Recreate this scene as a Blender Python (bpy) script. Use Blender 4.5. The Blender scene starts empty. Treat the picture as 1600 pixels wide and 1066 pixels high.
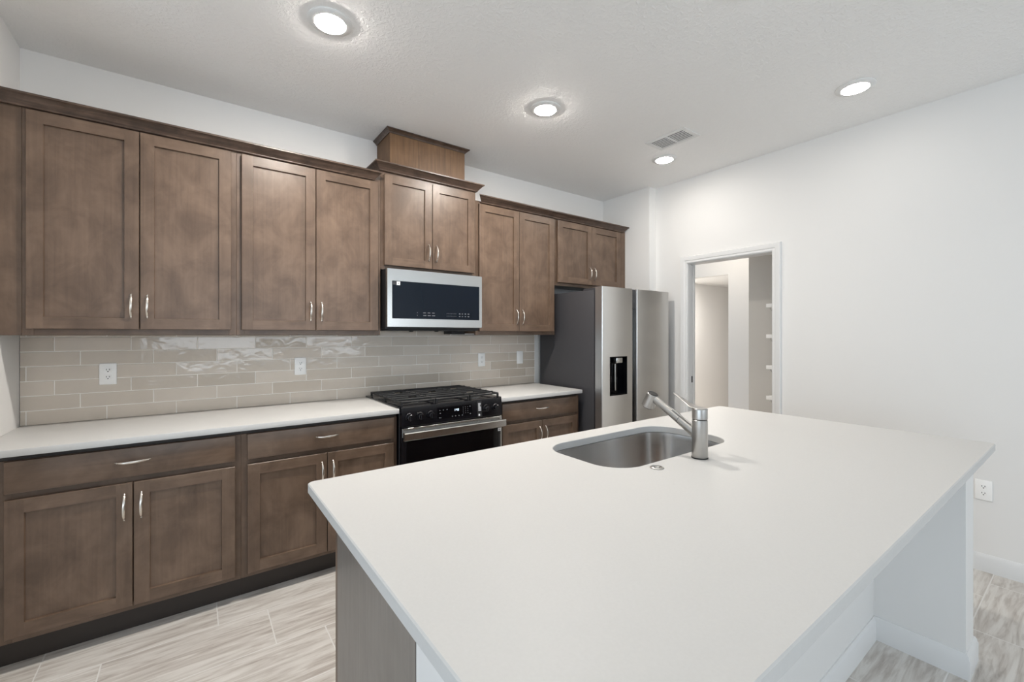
import bpy, bmesh, math, random
from mathutils import Vector, Matrix
random.seed(7)
SC = bpy.context.scene
COL = SC.collection
R = math.radians

# ------------------------------------------------------------------ camera
F_PX, HOR, PPX = 678.63, 522.66, 798.99
cam = bpy.data.cameras.new('camera')
cam.sensor_width = 36.0
cam.lens = F_PX / 1600 * 36
cam.shift_x = (800 - PPX) / 1600
cam.shift_y = -(533 - HOR) / 1600
cam.clip_start = 0.02
camo = bpy.data.objects.new('camera', cam)
camo.location = (0.7107, -3.2422, 1.3779)
camo.rotation_euler = (R(90), 0, -0.63133)
COL.objects.link(camo)
SC.camera = camo

# ------------------------------------------------------------------ world, exposure, daylight
SC.view_settings.view_transform = 'Standard'
SC.view_settings.look = 'None'
SC.view_settings.gamma = 1
SC.view_settings.use_curve_mapping = False
SC.view_settings.exposure = 0.54
LAMP_WALL = 440.0       # radiance of the lamp lenses along the cabinet wall
LAMP_ISLAND = 30.0      # and of the row over the island, set weaker to even out the brightness
DAY = 2.4               # radiance of the area lights at the unseen window openings
w = bpy.data.worlds.new('sky'); SC.world = w; w.use_nodes = True
wb = w.node_tree.nodes['Background']
wb.inputs[0].default_value = (0.72, 0.85, 1.0, 1); wb.inputs[1].default_value = 1.0
SC.cycles.max_bounces = 10
SC.cycles.diffuse_bounces = 6
SC.cycles.glossy_bounces = 5
SC.cycles.sample_clamp_indirect = 6.0
SC.cycles.use_denoising = True
SC.cycles.caustics_reflective = False
SC.cycles.caustics_refractive = False

def daylight(name, loc, rot, sx, sy, rad, color):
    l = bpy.data.lights.new(name, 'AREA'); l.shape = 'RECTANGLE'
    l.size, l.size_y = sx, sy
    l.energy = rad * math.pi * sx * sy
    l.color = color
    o = bpy.data.objects.new(name, l); o.location = loc; o.rotation_euler = rot
    COL.objects.link(o)
# unseen windows: area lights as daylight, tilted up to brighten ceiling and back wall
daylight('daylight_fill_rear', (2.1, -7.78, 1.7), (R(115), 0, 0), 4.0, 1.3, DAY, (0.86, 0.94, 1.0))
daylight('daylight_side', (-2.78, -4.3, 1.0), (R(128), 0, R(-90)), 4.1, 1.9, DAY*0.7, (0.76, 0.89, 1.0))

# ------------------------------------------------------------------ object helpers
def tag(o, label=None, cat=None, group=None, kind=None):
    if label: o['label'] = label
    if cat: o['category'] = cat
    if group: o['group'] = group
    if kind: o['kind'] = kind
    return o

def wloc(p):
    v = Vector((0, 0, 0))
    while p is not None:
        v = v + p.location; p = p.parent
    return v

def thing(name, label, cat, loc, group=None):
    o = bpy.data.objects.new(name, None)
    o.empty_display_size = 0.1
    o.location = loc; COL.objects.link(o)
    return tag(o, label, cat, group)

def obj(name, bm, mats, parent=None, smooth=True, label=None, origin=None):
    me = bpy.data.meshes.new(name)
    bmesh.ops.recalc_face_normals(bm, faces=bm.faces)
    off = wloc(parent) if parent is not None else Vector(origin or (0, 0, 0))
    bmesh.ops.translate(bm, verts=bm.verts, vec=-off)
    bm.to_mesh(me); bm.free()
    if smooth:
        me.shade_smooth(); me.set_sharp_from_angle(angle=R(32))
    for m in (mats if isinstance(mats, (list, tuple)) else [mats]):
        me.materials.append(m)
    o = bpy.data.objects.new(name, me); COL.objects.link(o)
    if parent is not None: o.parent = parent
    elif origin: o.location = origin
    if label: o['label'] = label
    return o

def struct(name, bm, m, smooth=False, parent=None):
    o = obj(name, bm, m, parent, smooth)
    if parent is None: o['kind'] = 'structure'
    return o

def BM(): return bmesh.new()

# ------------------------------------------------------------------ shape helpers
def box(bm, x0, x1, y0, y1, z0, z1, bev=0.0, seg=2, mi=0):
    x0, x1 = min(x0, x1), max(x0, x1); y0, y1 = min(y0, y1), max(y0, y1); z0, z1 = min(z0, z1), max(z0, z1)
    v = [bm.verts.new(p) for p in ((x0,y0,z0),(x1,y0,z0),(x1,y1,z0),(x0,y1,z0),(x0,y0,z1),(x1,y0,z1),(x1,y1,z1),(x0,y1,z1))]
    fs = [bm.faces.new([v[i] for i in q]) for q in ((0,3,2,1),(4,5,6,7),(0,1,5,4),(1,2,6,5),(2,3,7,6),(3,0,4,7))]
    for f in fs: f.material_index = mi
    if bev > 0:
        es = list({e for f in fs for e in f.edges})
        r = bmesh.ops.bevel(bm, geom=es, offset=bev, offset_type='OFFSET', segments=seg, profile=0.5, affect='EDGES')
        for f in r['faces']: f.material_index = mi
    return bm

def frame_of(d):
    d = d.normalized()
    a = Vector((0, 0, 1)) if abs(d.z) < 0.9 else Vector((1, 0, 0))
    u = d.cross(a).normalized()
    return u, u.cross(d).normalized()

def cyl(bm, p0, p1, r0, r1=None, seg=24, bev=0.0, mi=0):
    r1 = r0 if r1 is None else r1
    p0, p1 = Vector(p0), Vector(p1)
    u, v = frame_of(p1 - p0); d = (p1 - p0).normalized()
    rings = []
    prof = [(p0, r0), (p1, r1)]
    if bev > 0:
        prof = [(p0, r0 - bev), (p0 + d*bev, r0), (p1 - d*bev, r1), (p1, r1 - bev)]
    for p, r in prof:
        rings.append([bm.verts.new(p + (u*math.cos(2*math.pi*i/seg) + v*math.sin(2*math.pi*i/seg))*r) for i in range(seg)])
    fs = []
    for a, b in zip(rings, rings[1:]):
        for i in range(seg):
            fs.append(bm.faces.new((a[i], a[(i+1) % seg], b[(i+1) % seg], b[i])))
    fs.append(bm.faces.new(rings[0][::-1])); fs.append(bm.faces.new(rings[-1]))
    for f in fs: f.material_index = mi
    return bm

def lathe(bm, c, prof, seg=48, caps=True, mi=0):
    c = Vector(c); rings = []
    for r, z in prof:
        rings.append([bm.verts.new(c + Vector((r*math.cos(2*math.pi*i/seg), r*math.sin(2*math.pi*i/seg), z))) for i in range(seg)])
    for a, b in zip(rings, rings[1:]):
        for i in range(seg):
            f = bm.faces.new((a[i], a[(i+1) % seg], b[(i+1) % seg], b[i])); f.material_index = mi
    if caps:
        for rg in (rings[0], rings[-1]):
            f = bm.faces.new(rg); f.material_index = mi
    return bm

def sweep(bm, pts, radii, seg=12, side=None, mi=0):
    """closed tube along pts; radii = list of (ru, rv); side = fixed first axis"""
    pts = [Vector(p) for p in pts]; rings = []
    for i, p in enumerate(pts):
        a = pts[max(0, i-1)]; b = pts[min(len(pts)-1, i+1)]
        d = (b - a).normalized()
        if side is not None:
            u = Vector(side); u = (u - d*u.dot(d)).normalized(); v = d.cross(u).normalized()
        else:
            u, v = frame_of(d)
        ru, rv = radii[i] if isinstance(radii[i], (tuple, list)) else (radii[i], radii[i])
        rings.append([bm.verts.new(p + u*ru*math.cos(2*math.pi*k/seg) + v*rv*math.sin(2*math.pi*k/seg)) for k in range(seg)])
    for a, b in zip(rings, rings[1:]):
        for i in range(seg):
            f = bm.faces.new((a[i], a[(i+1) % seg], b[(i+1) % seg], b[i])); f.material_index = mi
    for rg in (rings[0], rings[-1]):
        f = bm.faces.new(rg); f.material_index = mi
    return bm

def rrect(x0, x1, y0, y1, r, n=8):
    out = []
    for cx, cy, a0 in ((x1-r, y1-r, 0), (x0+r, y1-r, 90), (x0+r, y0+r, 180), (x1-r, y0+r, 270)):
        for i in range(n+1):
            a = R(a0 + 90*i/n)
            out.append((cx + r*math.cos(a), cy + r*math.sin(a)))
    return out

def loop(bm, pts, z): return [bm.verts.new((x, y, z)) for x, y in pts]

def bridge(bm, a, b, mi=0):
    n = len(a)
    for i in range(n):
        f = bm.faces.new((a[i], a[(i+1) % n], b[(i+1) % n], b[i])); f.material_index = mi

def prism_x(bm, poly, xs0, xs1, mi=0):
    """profile poly [(y,z)] from x=xs0[i] to x=xs1[i] (per-vertex ends allow mitres)"""
    n = len(poly)
    xs0 = xs0 if isinstance(xs0, (list, tuple)) else [xs0]*n
    xs1 = xs1 if isinstance(xs1, (list, tuple)) else [xs1]*n
    a = [bm.verts.new((xs0[i], y, z)) for i, (y, z) in enumerate(poly)]
    b = [bm.verts.new((xs1[i], y, z)) for i, (y, z) in enumerate(poly)]
    bridge(bm, a, b, mi)
    for q in (a[::-1], b):
        f = bm.faces.new(q); f.material_index = mi

# ------------------------------------------------------------------ materials
def nt(name):
    m = bpy.data.materials.new(name); m.use_nodes = True
    t = m.node_tree
    return m, t, t.nodes['Principled BSDF']

def N(t, typ, **kw):
    n = t.nodes.new(typ)
    for k, v in kw.items(): setattr(n, k, v)
    return n

def plain(name, col, rough=0.5, metal=0.0, spec=0.5, emis=None, strength=0, coat=0.0, bump=None, aniso=0.0):
    m, t, b = nt(name)
    b.inputs['Base Color'].default_value = (*col, 1)
    b.inputs['Roughness'].default_value = rough
    b.inputs['Metallic'].default_value = metal
    b.inputs['Specular IOR Level'].default_value = spec
    b.inputs['Coat Weight'].default_value = coat
    b.inputs['Anisotropic'].default_value = aniso
    if emis:
        b.inputs['Emission Color'].default_value = (*emis, 1)
        b.inputs['Emission Strength'].default_value = strength
    if bump:
        sc, st, dist = bump
        tc = N(t, 'ShaderNodeTexCoord'); no = N(t, 'ShaderNodeTexNoise'); bu = N(t, 'ShaderNodeBump')
        no.inputs['Scale'].default_value = sc; no.inputs['Detail'].default_value = 4
        bu.inputs['Strength'].default_value = st; bu.inputs['Distance'].default_value = dist
        t.links.new(tc.outputs['Object'], no.inputs['Vector'])
        t.links.new(no.outputs['Fac'], bu.inputs['Height'])
        t.links.new(bu.outputs['Normal'], b.inputs['Normal'])
    return m

def ramp(t, stops):
    r = N(t, 'ShaderNodeValToRGB')
    e = r.color_ramp.elements
    while len(e) < len(stops): e.new(0.5)
    for i, (p, c) in enumerate(stops):
        e[i].position = p; e[i].color = (*c, 1) if len(c) == 3 else c
    return r

def wood(name, axis, dark, mid, light, rough=0.36, grain=0.13, blotch=1.0):
    """stained maple: cloudy blotches and a fine grain along the axis"""
    m, t, b = nt(name)
    tc = N(t, 'ShaderNodeTexCoord'); oi = N(t, 'ShaderNodeObjectInfo')
    add = N(t, 'ShaderNodeVectorMath', operation='MULTIPLY_ADD')
    cmb = N(t, 'ShaderNodeCombineXYZ')
    for i in range(3): t.links.new(oi.outputs['Random'], cmb.inputs[i])
    t.links.new(cmb.outputs[0], add.inputs[0]); add.inputs[1].default_value = (13.1, 7.7, 19.3)
    t.links.new(tc.outputs['Object'], add.inputs[2])
    n1 = N(t, 'ShaderNodeTexNoise'); n1.inputs['Scale'].default_value = 7.0*blotch; n1.inputs['Detail'].default_value = 8
    n1.inputs['Roughness'].default_value = 0.6; n1.inputs['Distortion'].default_value = 0.5
    mp0 = N(t, 'ShaderNodeMapping'); s0 = [1.0, 1.0, 1.0]; s0[axis] = 0.8; mp0.inputs['Scale'].default_value = s0
    t.links.new(add.outputs[0], mp0.inputs['Vector']); t.links.new(mp0.outputs[0], n1.inputs['Vector'])
    mp = N(t, 'ShaderNodeMapping'); s = [70.0, 70.0, 70.0]; s[axis] = 3.0; mp.inputs['Scale'].default_value = s
    t.links.new(add.outputs[0], mp.inputs['Vector'])
    n2 = N(t, 'ShaderNodeTexNoise'); n2.inputs['Scale'].default_value = 1.0; n2.inputs['Detail'].default_value = 6
    n2.inputs['Distortion'].default_value = 0.6
    t.links.new(mp.outputs[0], n2.inputs['Vector'])
    r1 = ramp(t, [(0.3, dark), (0.5, mid), (0.72, light)])
    t.links.new(n1.outputs['Fac'], r1.inputs['Fac'])
    r2 = ramp(t, [(0.3, (1-grain,)*3), (0.7, (1+grain*0.35,)*3)])
    t.links.new(n2.outputs['Fac'], r2.inputs['Fac'])
    mx = N(t, 'ShaderNodeMix', data_type='RGBA', blend_type='MULTIPLY'); mx.inputs[0].default_value = 1
    t.links.new(r1.outputs['Color'], mx.inputs[6]); t.links.new(r2.outputs['Color'], mx.inputs[7])
    t.links.new(mx.outputs[2], b.inputs['Base Color'])
    b.inputs['Roughness'].default_value = rough
    bu = N(t, 'ShaderNodeBump'); bu.inputs['Strength'].default_value = 0.06; bu.inputs['Distance'].default_value = 0.002
    t.links.new(n2.outputs['Fac'], bu.inputs['Height']); t.links.new(bu.outputs['Normal'], b.inputs['Normal'])
    return m

WD, WM, WL = (0.094, 0.059, 0.039), (0.138, 0.089, 0.060), (0.190, 0.126, 0.087)
M_wv = wood('stained_maple_vertical', 2, WD, WM, WL)
M_wh = wood('stained_maple_horizontal', 0, WD, WM, WL)
M_crown = wood('stained_oak_crown', 0, (0.055, 0.034, 0.025), (0.095, 0.06, 0.043), (0.145, 0.095, 0.07), grain=0.55, blotch=2.0)
M_chase = wood('stained_oak_veneer', 2, (0.118, 0.060, 0.024), (0.150, 0.078, 0.033), (0.178, 0.096, 0.044), rough=0.55, grain=0.35)
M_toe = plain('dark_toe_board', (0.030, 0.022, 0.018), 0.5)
M_wall = plain('white_wall_paint', (0.77, 0.762, 0.748), 0.6, spec=0.3, bump=(55, 0.08, 0.002))
M_trim = plain('white_gloss_trim', (0.75, 0.75, 0.745), 0.35)
M_pant = plain('shaded_pantry_paint', (0.53, 0.51, 0.48), 0.6, spec=0.3)  # wall colour darkened to stand in for the shade in the pantry
M_plastic = plain('white_plastic', (0.90, 0.895, 0.88), 0.35)
M_slot = plain('black_slot', (0.01, 0.01, 0.01), 0.6)
M_nickel = plain('brushed_nickel', (0.72, 0.67, 0.61), 0.26, 1.0)
M_steel = plain('brushed_stainless', (0.62, 0.615, 0.60), 0.24, 1.0, aniso=0.5)
M_sink = plain('satin_sink_steel', (0.62, 0.61, 0.60), 0.18, 1.0, aniso=0.7)
M_faucet = plain('satin_faucet_steel', (0.48, 0.47, 0.455), 0.30, 1.0)
M_fridge = plain('fridge_steel', (0.76, 0.745, 0.72), 0.30, 1.0, aniso=0.5)
M_edge = plain('polished_door_edge', (0.62, 0.64, 0.66), 0.34, 1.0)
M_case = plain('charcoal_case', (0.048, 0.047, 0.052), 0.45)
M_black = plain('black_enamel', (0.006, 0.006, 0.008), 0.13)
M_blackm = plain('black_matte', (0.012, 0.012, 0.013), 0.5)
M_iron = plain('cast_iron', (0.012, 0.012, 0.013), 0.5, bump=(300, 0.1, 0.001))
M_glass = plain('black_glass', (0.003, 0.003, 0.004), 0.05, spec=0.35)
M_mwglass = plain('dark_blue_glass', (0.003, 0.006, 0.012), 0.06, spec=0.25)
M_ink = plain('grey_print', (0.17, 0.17, 0.18), 0.6)
M_white = plain('white_sticker', (0.82, 0.83, 0.85), 0.5)
M_lcd = plain('display_digits', (0.5, 0.6, 0.7), 0.5, emis=(0.8, 0.9, 1.0), strength=0.9)
M_lens = plain('lamp_lens', (0.9, 0.9, 0.88), 0.5, emis=(1.0, 0.945, 0.875), strength=LAMP_WALL)
M_lens5 = plain('hall_end_lamp_lens', (0.9, 0.9, 0.88), 0.5, emis=(1.0, 0.95, 0.89), strength=850.0)
M_lens4 = plain('fridge_side_lamp_lens', (0.9, 0.9, 0.88), 0.5, emis=(1.0, 0.945, 0.875), strength=95.0)
M_lens3 = plain('island_lamp_lens', (0.9, 0.9, 0.88), 0.5, emis=(1.0, 0.945, 0.875), strength=LAMP_ISLAND)
M_lens2 = plain('added_lamp_lens', (0.9, 0.9, 0.88), 0.5, emis=(1.0, 0.90, 0.78), strength=190.0)
M_lamptrim = plain('lamp_trim_white', (0.78, 0.78, 0.77), 0.5)
M_dark = plain('vent_dark', (0.03, 0.03, 0.032), 0.8)
M_grout = plain('white_grout', (0.90, 0.87, 0.82), 0.8)

def ceiling_mat():
    m, t, b = nt('knockdown_ceiling')
    b.inputs['Base Color'].default_value = (0.91, 0.905, 0.895, 1); b.inputs['Roughness'].default_value = 0.8
    b.inputs['Specular IOR Level'].default_value = 0.2
    tc = N(t, 'ShaderNodeTexCoord')
    n1 = N(t, 'ShaderNodeTexNoise'); n1.inputs['Scale'].default_value = 48; n1.inputs['Detail'].default_value = 3; n1.inputs['Distortion'].default_value = 0.8
    r = ramp(t, [(0.46, (0, 0, 0)), (0.62, (1, 1, 1))])
    bu = N(t, 'ShaderNodeBump'); bu.inputs['Strength'].default_value = 0.35; bu.inputs['Distance'].default_value = 0.004
    t.links.new(tc.outputs['Object'], n1.inputs['Vector']); t.links.new(n1.outputs['Fac'], r.inputs['Fac'])
    t.links.new(r.outputs['Color'], bu.inputs['Height']); t.links.new(bu.outputs['Normal'], b.inputs['Normal'])
    return m
M_ceil = ceiling_mat()

def quartz():
    m, t, b = nt('white_quartz')
    tc = N(t, 'ShaderNodeTexCoord'); n = N(t, 'ShaderNodeTexNoise')
    n.inputs['Scale'].default_value = 160; n.inputs['Detail'].default_value = 2
    r = ramp(t, [(0.3, (0.568, 0.562, 0.549)), (0.7, (0.582, 0.576, 0.563))])
    t.links.new(tc.outputs['Object'], n.inputs['Vector']); t.links.new(n.outputs['Fac'], r.inputs['Fac'])
    t.links.new(r.outputs['Color'], b.inputs['Base Color'])
    b.inputs['Roughness'].default_value = 0.46; b.inputs['Specular IOR Level'].default_value = 0.25
    return m
M_quartz = quartz()

def tile_mat():
    m, t, b = nt('glossy_wall_tile')
    tc = N(t, 'ShaderNodeTexCoord'); at = N(t, 'ShaderNodeAttribute', attribute_name='shade')
    n = N(t, 'ShaderNodeTexNoise'); n.inputs['Scale'].default_value = 9; n.inputs['Detail'].default_value = 3
    t.links.new(tc.outputs['Object'], n.inputs['Vector'])
    ad = N(t, 'ShaderNodeMath', operation='MULTIPLY_ADD'); ad.inputs[1].default_value = 0.35
    t.links.new(n.outputs['Fac'], ad.inputs[0]); t.links.new(at.outputs['Fac'], ad.inputs[2])
    r = ramp(t, [(0.15, (0.53, 0.465, 0.39)), (0.95, (0.68, 0.605, 0.525))])
    t.links.new(ad.outputs[0], r.inputs['Fac']); t.links.new(r.outputs['Color'], b.inputs['Base Color'])
    b.inputs['Roughness'].default_value = 0.09; b.inputs['Specular IOR Level'].default_value = 0.6
    n2 = N(t, 'ShaderNodeTexNoise'); n2.inputs['Scale'].default_value = 17; n2.inputs['Detail'].default_value = 1.5
    n2.inputs['Distortion'].default_value = 0.7
    mp = N(t, 'ShaderNodeMapping'); mp.inputs['Scale'].default_value = (0.8, 1, 1.1)
    t.links.new(tc.outputs['Object'], mp.inputs['Vector']); t.links.new(mp.outputs[0], n2.inputs['Vector'])
    bu = N(t, 'ShaderNodeBump'); bu.inputs['Strength'].default_value = 0.28; bu.inputs['Distance'].default_value = 0.006
    t.links.new(n2.outputs['Fac'], bu.inputs['Height']); t.links.new(bu.outputs['Normal'], b.inputs['Normal'])
    return m
M_tile = tile_mat()

def floor_mat():
    """12 x 24 inch streaked porcelain, rows 0.30 m deep along x, each row stepped a third"""
    m, t, b = nt('streaked_floor_tile')
    L = t.links.new
    tc = N(t, 'ShaderNodeTexCoord'); sx = N(t, 'ShaderNodeSeparateXYZ'); L(tc.outputs['Object'], sx.inputs[0])
    def math_(op, a, b_=None, c=None):
        n = N(t, 'ShaderNodeMath', operation=op)
        for i, v in enumerate((a, b_, c)):
            if v is None: continue
            if isinstance(v, (int, float)): n.inputs[i].default_value = v
            else: L(v, n.inputs[i])
        return n.outputs[0]
    yy = math_('DIVIDE', math_('SUBTRACT', -0.465, sx.outputs['Y']), 0.30)
    row = math_('FLOOR', yy)
    fy = math_('SUBTRACT', yy, row)
    uu = math_('DIVIDE', math_('SUBTRACT', math_('SUBTRACT', sx.outputs['X'], 0.195), math_('MULTIPLY', row, 0.2033)), 0.61)
    colm = math_('FLOOR', uu)
    fx = math_('SUBTRACT', uu, colm)
    dy = math_('MULTIPLY', math_('MINIMUM', fy, math_('SUBTRACT', 1, fy)), 0.30)
    dx = math_('MULTIPLY', math_('MINIMUM', fx, math_('SUBTRACT', 1, fx)), 0.61)
    dd = math_('MINIMUM', dx, dy)
    g = N(t, 'ShaderNodeMapRange', interpolation_type='SMOOTHSTEP'); L(dd, g.inputs[0])
    g.inputs[1].default_value = 0.0018; g.inputs[2].default_value = 0.0034
    cid = N(t, 'ShaderNodeCombineXYZ'); L(row, cid.inputs[0]); L(colm, cid.inputs[1])
    wn = N(t, 'ShaderNodeTexWhiteNoise', noise_dimensions='3D'); L(cid.outputs[0], wn.inputs['Vector'])
    off = N(t, 'ShaderNodeVectorMath', operation='MULTIPLY_ADD'); L(wn.outputs['Color'], off.inputs[0])
    off.inputs[1].default_value = (9, 9, 9); L(tc.outputs['Object'], off.inputs[2])
    rot = N(t, 'ShaderNodeMapping'); rot.inputs['Rotation'].default_value = (0, 0, R(-9)); rot.inputs['Scale'].default_value = (1.5, 13, 1)
    L(off.outputs[0], rot.inputs['Vector'])
    n1 = N(t, 'ShaderNodeTexNoise'); n1.inputs['Scale'].default_value = 1.6; n1.inputs['Detail'].default_value = 6; n1.inputs['Roughness'].default_value = 0.6; n1.inputs['Distortion'].default_value = 1.1
    L(rot.outputs[0], n1.inputs['Vector'])
    r1 = ramp(t, [(0.26, (0.34, 0.30, 0.265)), (0.42, (0.54, 0.50, 0.46)), (0.56, (0.66, 0.63, 0.59)), (0.75, (0.73, 0.70, 0.665))])
    L(n1.outputs['Fac'], r1.inputs['Fac'])
    n3 = N(t, 'ShaderNodeTexNoise'); n3.inputs['Scale'].default_value = 4.5; n3.inputs['Detail'].default_value = 4; n3.inputs['Distortion'].default_value = 0.6
    L(rot.outputs[0], n3.inputs['Vector'])
    r3 = ramp(t, [(0.30, (0.78, 0.75, 0.73)), (0.5, (1, 1, 1))]); L(n3.outputs['Fac'], r3.inputs['Fac'])
    mx = N(t, 'ShaderNodeMix', data_type='RGBA', blend_type='MULTIPLY'); mx.inputs[0].default_value = 1
    L(r1.outputs['Color'], mx.inputs[6]); L(r3.outputs['Color'], mx.inputs[7])
    mg = N(t, 'ShaderNodeMix', data_type='RGBA'); L(g.outputs[0], mg.inputs[0])
    mg.inputs[6].default_value = (0.74, 0.72, 0.69, 1); L(mx.outputs[2], mg.inputs[7])
    L(mg.outputs[2], b.inputs['Base Color'])
    b.inputs['Roughness'].default_value = 0.38
    bu = N(t, 'ShaderNodeBump'); bu.inputs['Strength'].default_value = 0.4; bu.inputs['Distance'].default_value = 0.002
    L(g.outputs[0], bu.inputs['Height']); L(bu.outputs['Normal'], b.inputs['Normal'])
    return m
M_floor = floor_mat()

# ------------------------------------------------------------------ the setting
ZC = 2.829
XW = 4.429            # kitchen side of the right wall
XF = 4.324            # wall beside the refrigerator
YF = -0.597
OY0, OY1, OZ = -0.945, -1.675, 2.035   # pantry door opening

b = BM(); box(b, -2.8, 12.2, -7.8, 2.4, -0.1, 0.0); struct('floor', b, M_floor)
b = BM(); box(b, -2.8, 12.2, -7.8, 2.4, ZC, ZC+0.1); struct('ceiling', b, M_ceil)
b = BM(); box(b, -0.12, XF, 0.0, 0.12, 0, ZC); struct('wall_back', b, M_wall)
b = BM(); box(b, -0.12, 0.0, -1.0, 0.0, 0, ZC); struct('wall_left', b, M_wall)
b = BM(); box(b, -2.6, -0.12, -1.0, -0.88, 0, ZC); struct('wall_passage', b, M_wall)
# right wall: hollow beside the opening for the pocket door
b = BM()
box(b, XF, 4.475, YF, 0.12, 0, ZC)
box(b, XW, 4.475, -0.93, YF, 0, ZC)
box(b, 4.525, 4.55, -0.93, 0.12, 0, ZC)
box(b, XW, 4.55, -1.69, -0.93, OZ+0.015, ZC)
box(b, XW, 4.55, -7.6, -1.69, 0, ZC)
struct('wall_right', b, M_wall)
# rear wall with a window opening added for light, side wall with the window opening
b = BM()
box(b, -2.6, 0.05, -7.72, -7.6, 0, ZC); box(b, 4.15, 4.55, -7.72, -7.6, 0, ZC); box(b, 0.05, 4.15, -7.72, -7.6, 2.4, ZC); box(b, 0.05, 4.15, -7.72, -7.6, 0, 0.95)
struct('wall_rear', b, M_wall)
b = BM()
box(b, -2.72, -2.6, -7.72, -6.40, 0, ZC); box(b, -2.72, -2.6, -2.20, -0.88, 0, ZC)
box(b, -2.72, -2.6, -6.40, -2.20, 2.4, ZC)
struct('wall_side', b, M_wall)
def window_frame(name, axis, c, a0, a1, z0, z1, nm):
    b = BM(); t_ = 0.05
    def bar(u0, u1, w0, w1):
        if axis == 'y': box(b, u0, u1, c, c+0.05, w0, w1)
        else: box(b, c, c+0.05, u0, u1, w0, w1)
    bar(a0, a1, z0, z0+t_); bar(a0, a1, z1-t_, z1)
    for i in range(nm+1):
        u = a0 + (a1-a0-t_)*i/nm; bar(u, u+t_, z0+t_, z1-t_)
    struct(name, b, M_trim)
window_frame('window_added_rear', 'y', -7.66, 0.05, 4.15, 0.95, 2.4, 4)  # unseen rear window, added and sized for light on the back wall
window_frame('window_2', 'x', -2.66, -6.40, -2.20, 0.0, 2.4, 3)

# beyond the pantry door
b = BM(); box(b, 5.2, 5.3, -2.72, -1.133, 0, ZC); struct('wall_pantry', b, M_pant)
b = BM(); box(b, 4.55, 6.3, -2.82, -2.72, 0, ZC); struct('wall_pantry_end', b, M_wall)
b = BM(); box(b, 6.2, 6.3, -2.72, -0.411, 0, ZC); box(b, 6.2, 6.3, -0.411, 0.85, 2.143, ZC); box(b, 6.2, 6.3, 0.85, 2.3, 0, ZC)
struct('wall_hall', b, M_wall)
b = BM(); box(b, 6.3, 12.0, 0.9, 1.0, 0, 2.247); struct('wall_hall_side', b, M_wall)
b = BM(); box(b, 6.3, 12.0, -1.5, 0.9, 2.247, 2.30); struct('ceiling_hall', b, M_ceil)
b = BM(); box(b, 12.0, 12.1, -2.82, 2.3, 0, ZC); box(b, 6.3, 12.0, -1.6, -1.5, 0, ZC); box(b, 4.55, 12.0, 2.3, 2.4, 0, ZC)
struct('wall_hall_end', b, M_wall)

# baseboards
def base_profile(t_=0.014, h=0.1):
    return [(0, 0), (-t_, 0), (-t_, h-0.026), (-t_*0.78, h-0.019), (-t_*0.72, h-0.010), (-t_*0.35, h-0.003), (-t_*0.3, h), (0, h)]
def baseboard(bm, p0, p1, n, m0=0.0, m1=0.0):
    """skirting from p0 to p1 standing out along n; m0 / m1 = +1 outside mitre, -1 inside mitre"""
    p0, p1, n = Vector((*p0, 0)), Vector((*p1, 0)), Vector((*n, 0))
    d = (p1 - p0).normalized()
    prof = base_profile()
    a = [bm.verts.new(p0 + n*(-y) - d*(-y)*m0 + Vector((0, 0, z))) for y, z in prof]
    c = [bm.verts.new(p1 + n*(-y) + d*(-y)*m1 + Vector((0, 0, z))) for y, z in prof]
    bridge(bm, a, c); bm.faces.new(a[::-1]); bm.faces.new(c)
b = BM(); baseboard(b, (XW, -1.745), (XW, -7.6), (-1, 0)); struct('baseboard_right', b, M_trim, True)
b = BM(); baseboard(b, (XW, YF), (XW, -0.875), (-1, 0)); baseboard(b, (XF, YF), (XW, YF), (0, -1), 0, -1)
struct('baseboard_corner', b, M_trim, True)

# door casing and jamb of the pantry opening
def casing_ring():
    b = BM()
    prof = [(0.0, 0.010), (0.006, 0.014), (0.022, 0.014), (0.026, 0.018), (0.040, 0.020), (0.052, 0.022), (0.060, 0.022), (0.066, 0.012), (0.066, 0.0), (0.0, 0.0)]
    i0, i1, iz = OY0 + 0.004, OY1 - 0.004, OZ + 0.004
    rings = []
    for k in range(4):
        ring = []
        for o_, h in prof:
            y = (i0 + o_) if k < 2 else (i1 - o_)
            z = 0.0 if k in (0, 3) else iz + o_
            ring.append(b.verts.new((XW - h, y, z)))
        rings.append(ring)
    for p, q in zip(rings, rings[1:]): bridge(b, p, q)
    b.faces.new(rings[0]); b.faces.new(rings[3][::-1])
    return b
struct('trim_1', casing_ring(), M_trim, True)
b = BM()
box(b, XW, 4.478, OY0, OY0+0.015, 0, OZ); box(b, 4.522, 4.55, OY0, OY0+0.015, 0, OZ)
box(b, XW, 4.55, OY1-0.015, OY1, 0, OZ); box(b, XW, 4.55, OY1-0.015, OY0+0.015, OZ, OZ+0.015)
struct('trim_2', b, M_trim)
b = BM(); box(b, 4.482, 4.518, OY0+0.004, -0.24, 0.01, OZ-0.004, 0.002)
dr = struct('door_1', b, M_trim)
b = BM(); box(b, 4.494, 4.512, OY0+0.002, OY0+0.008, 0.925, 0.985, 0.001); obj('door_latch', b, M_blackm, dr, label='dark metal edge pull')

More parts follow.
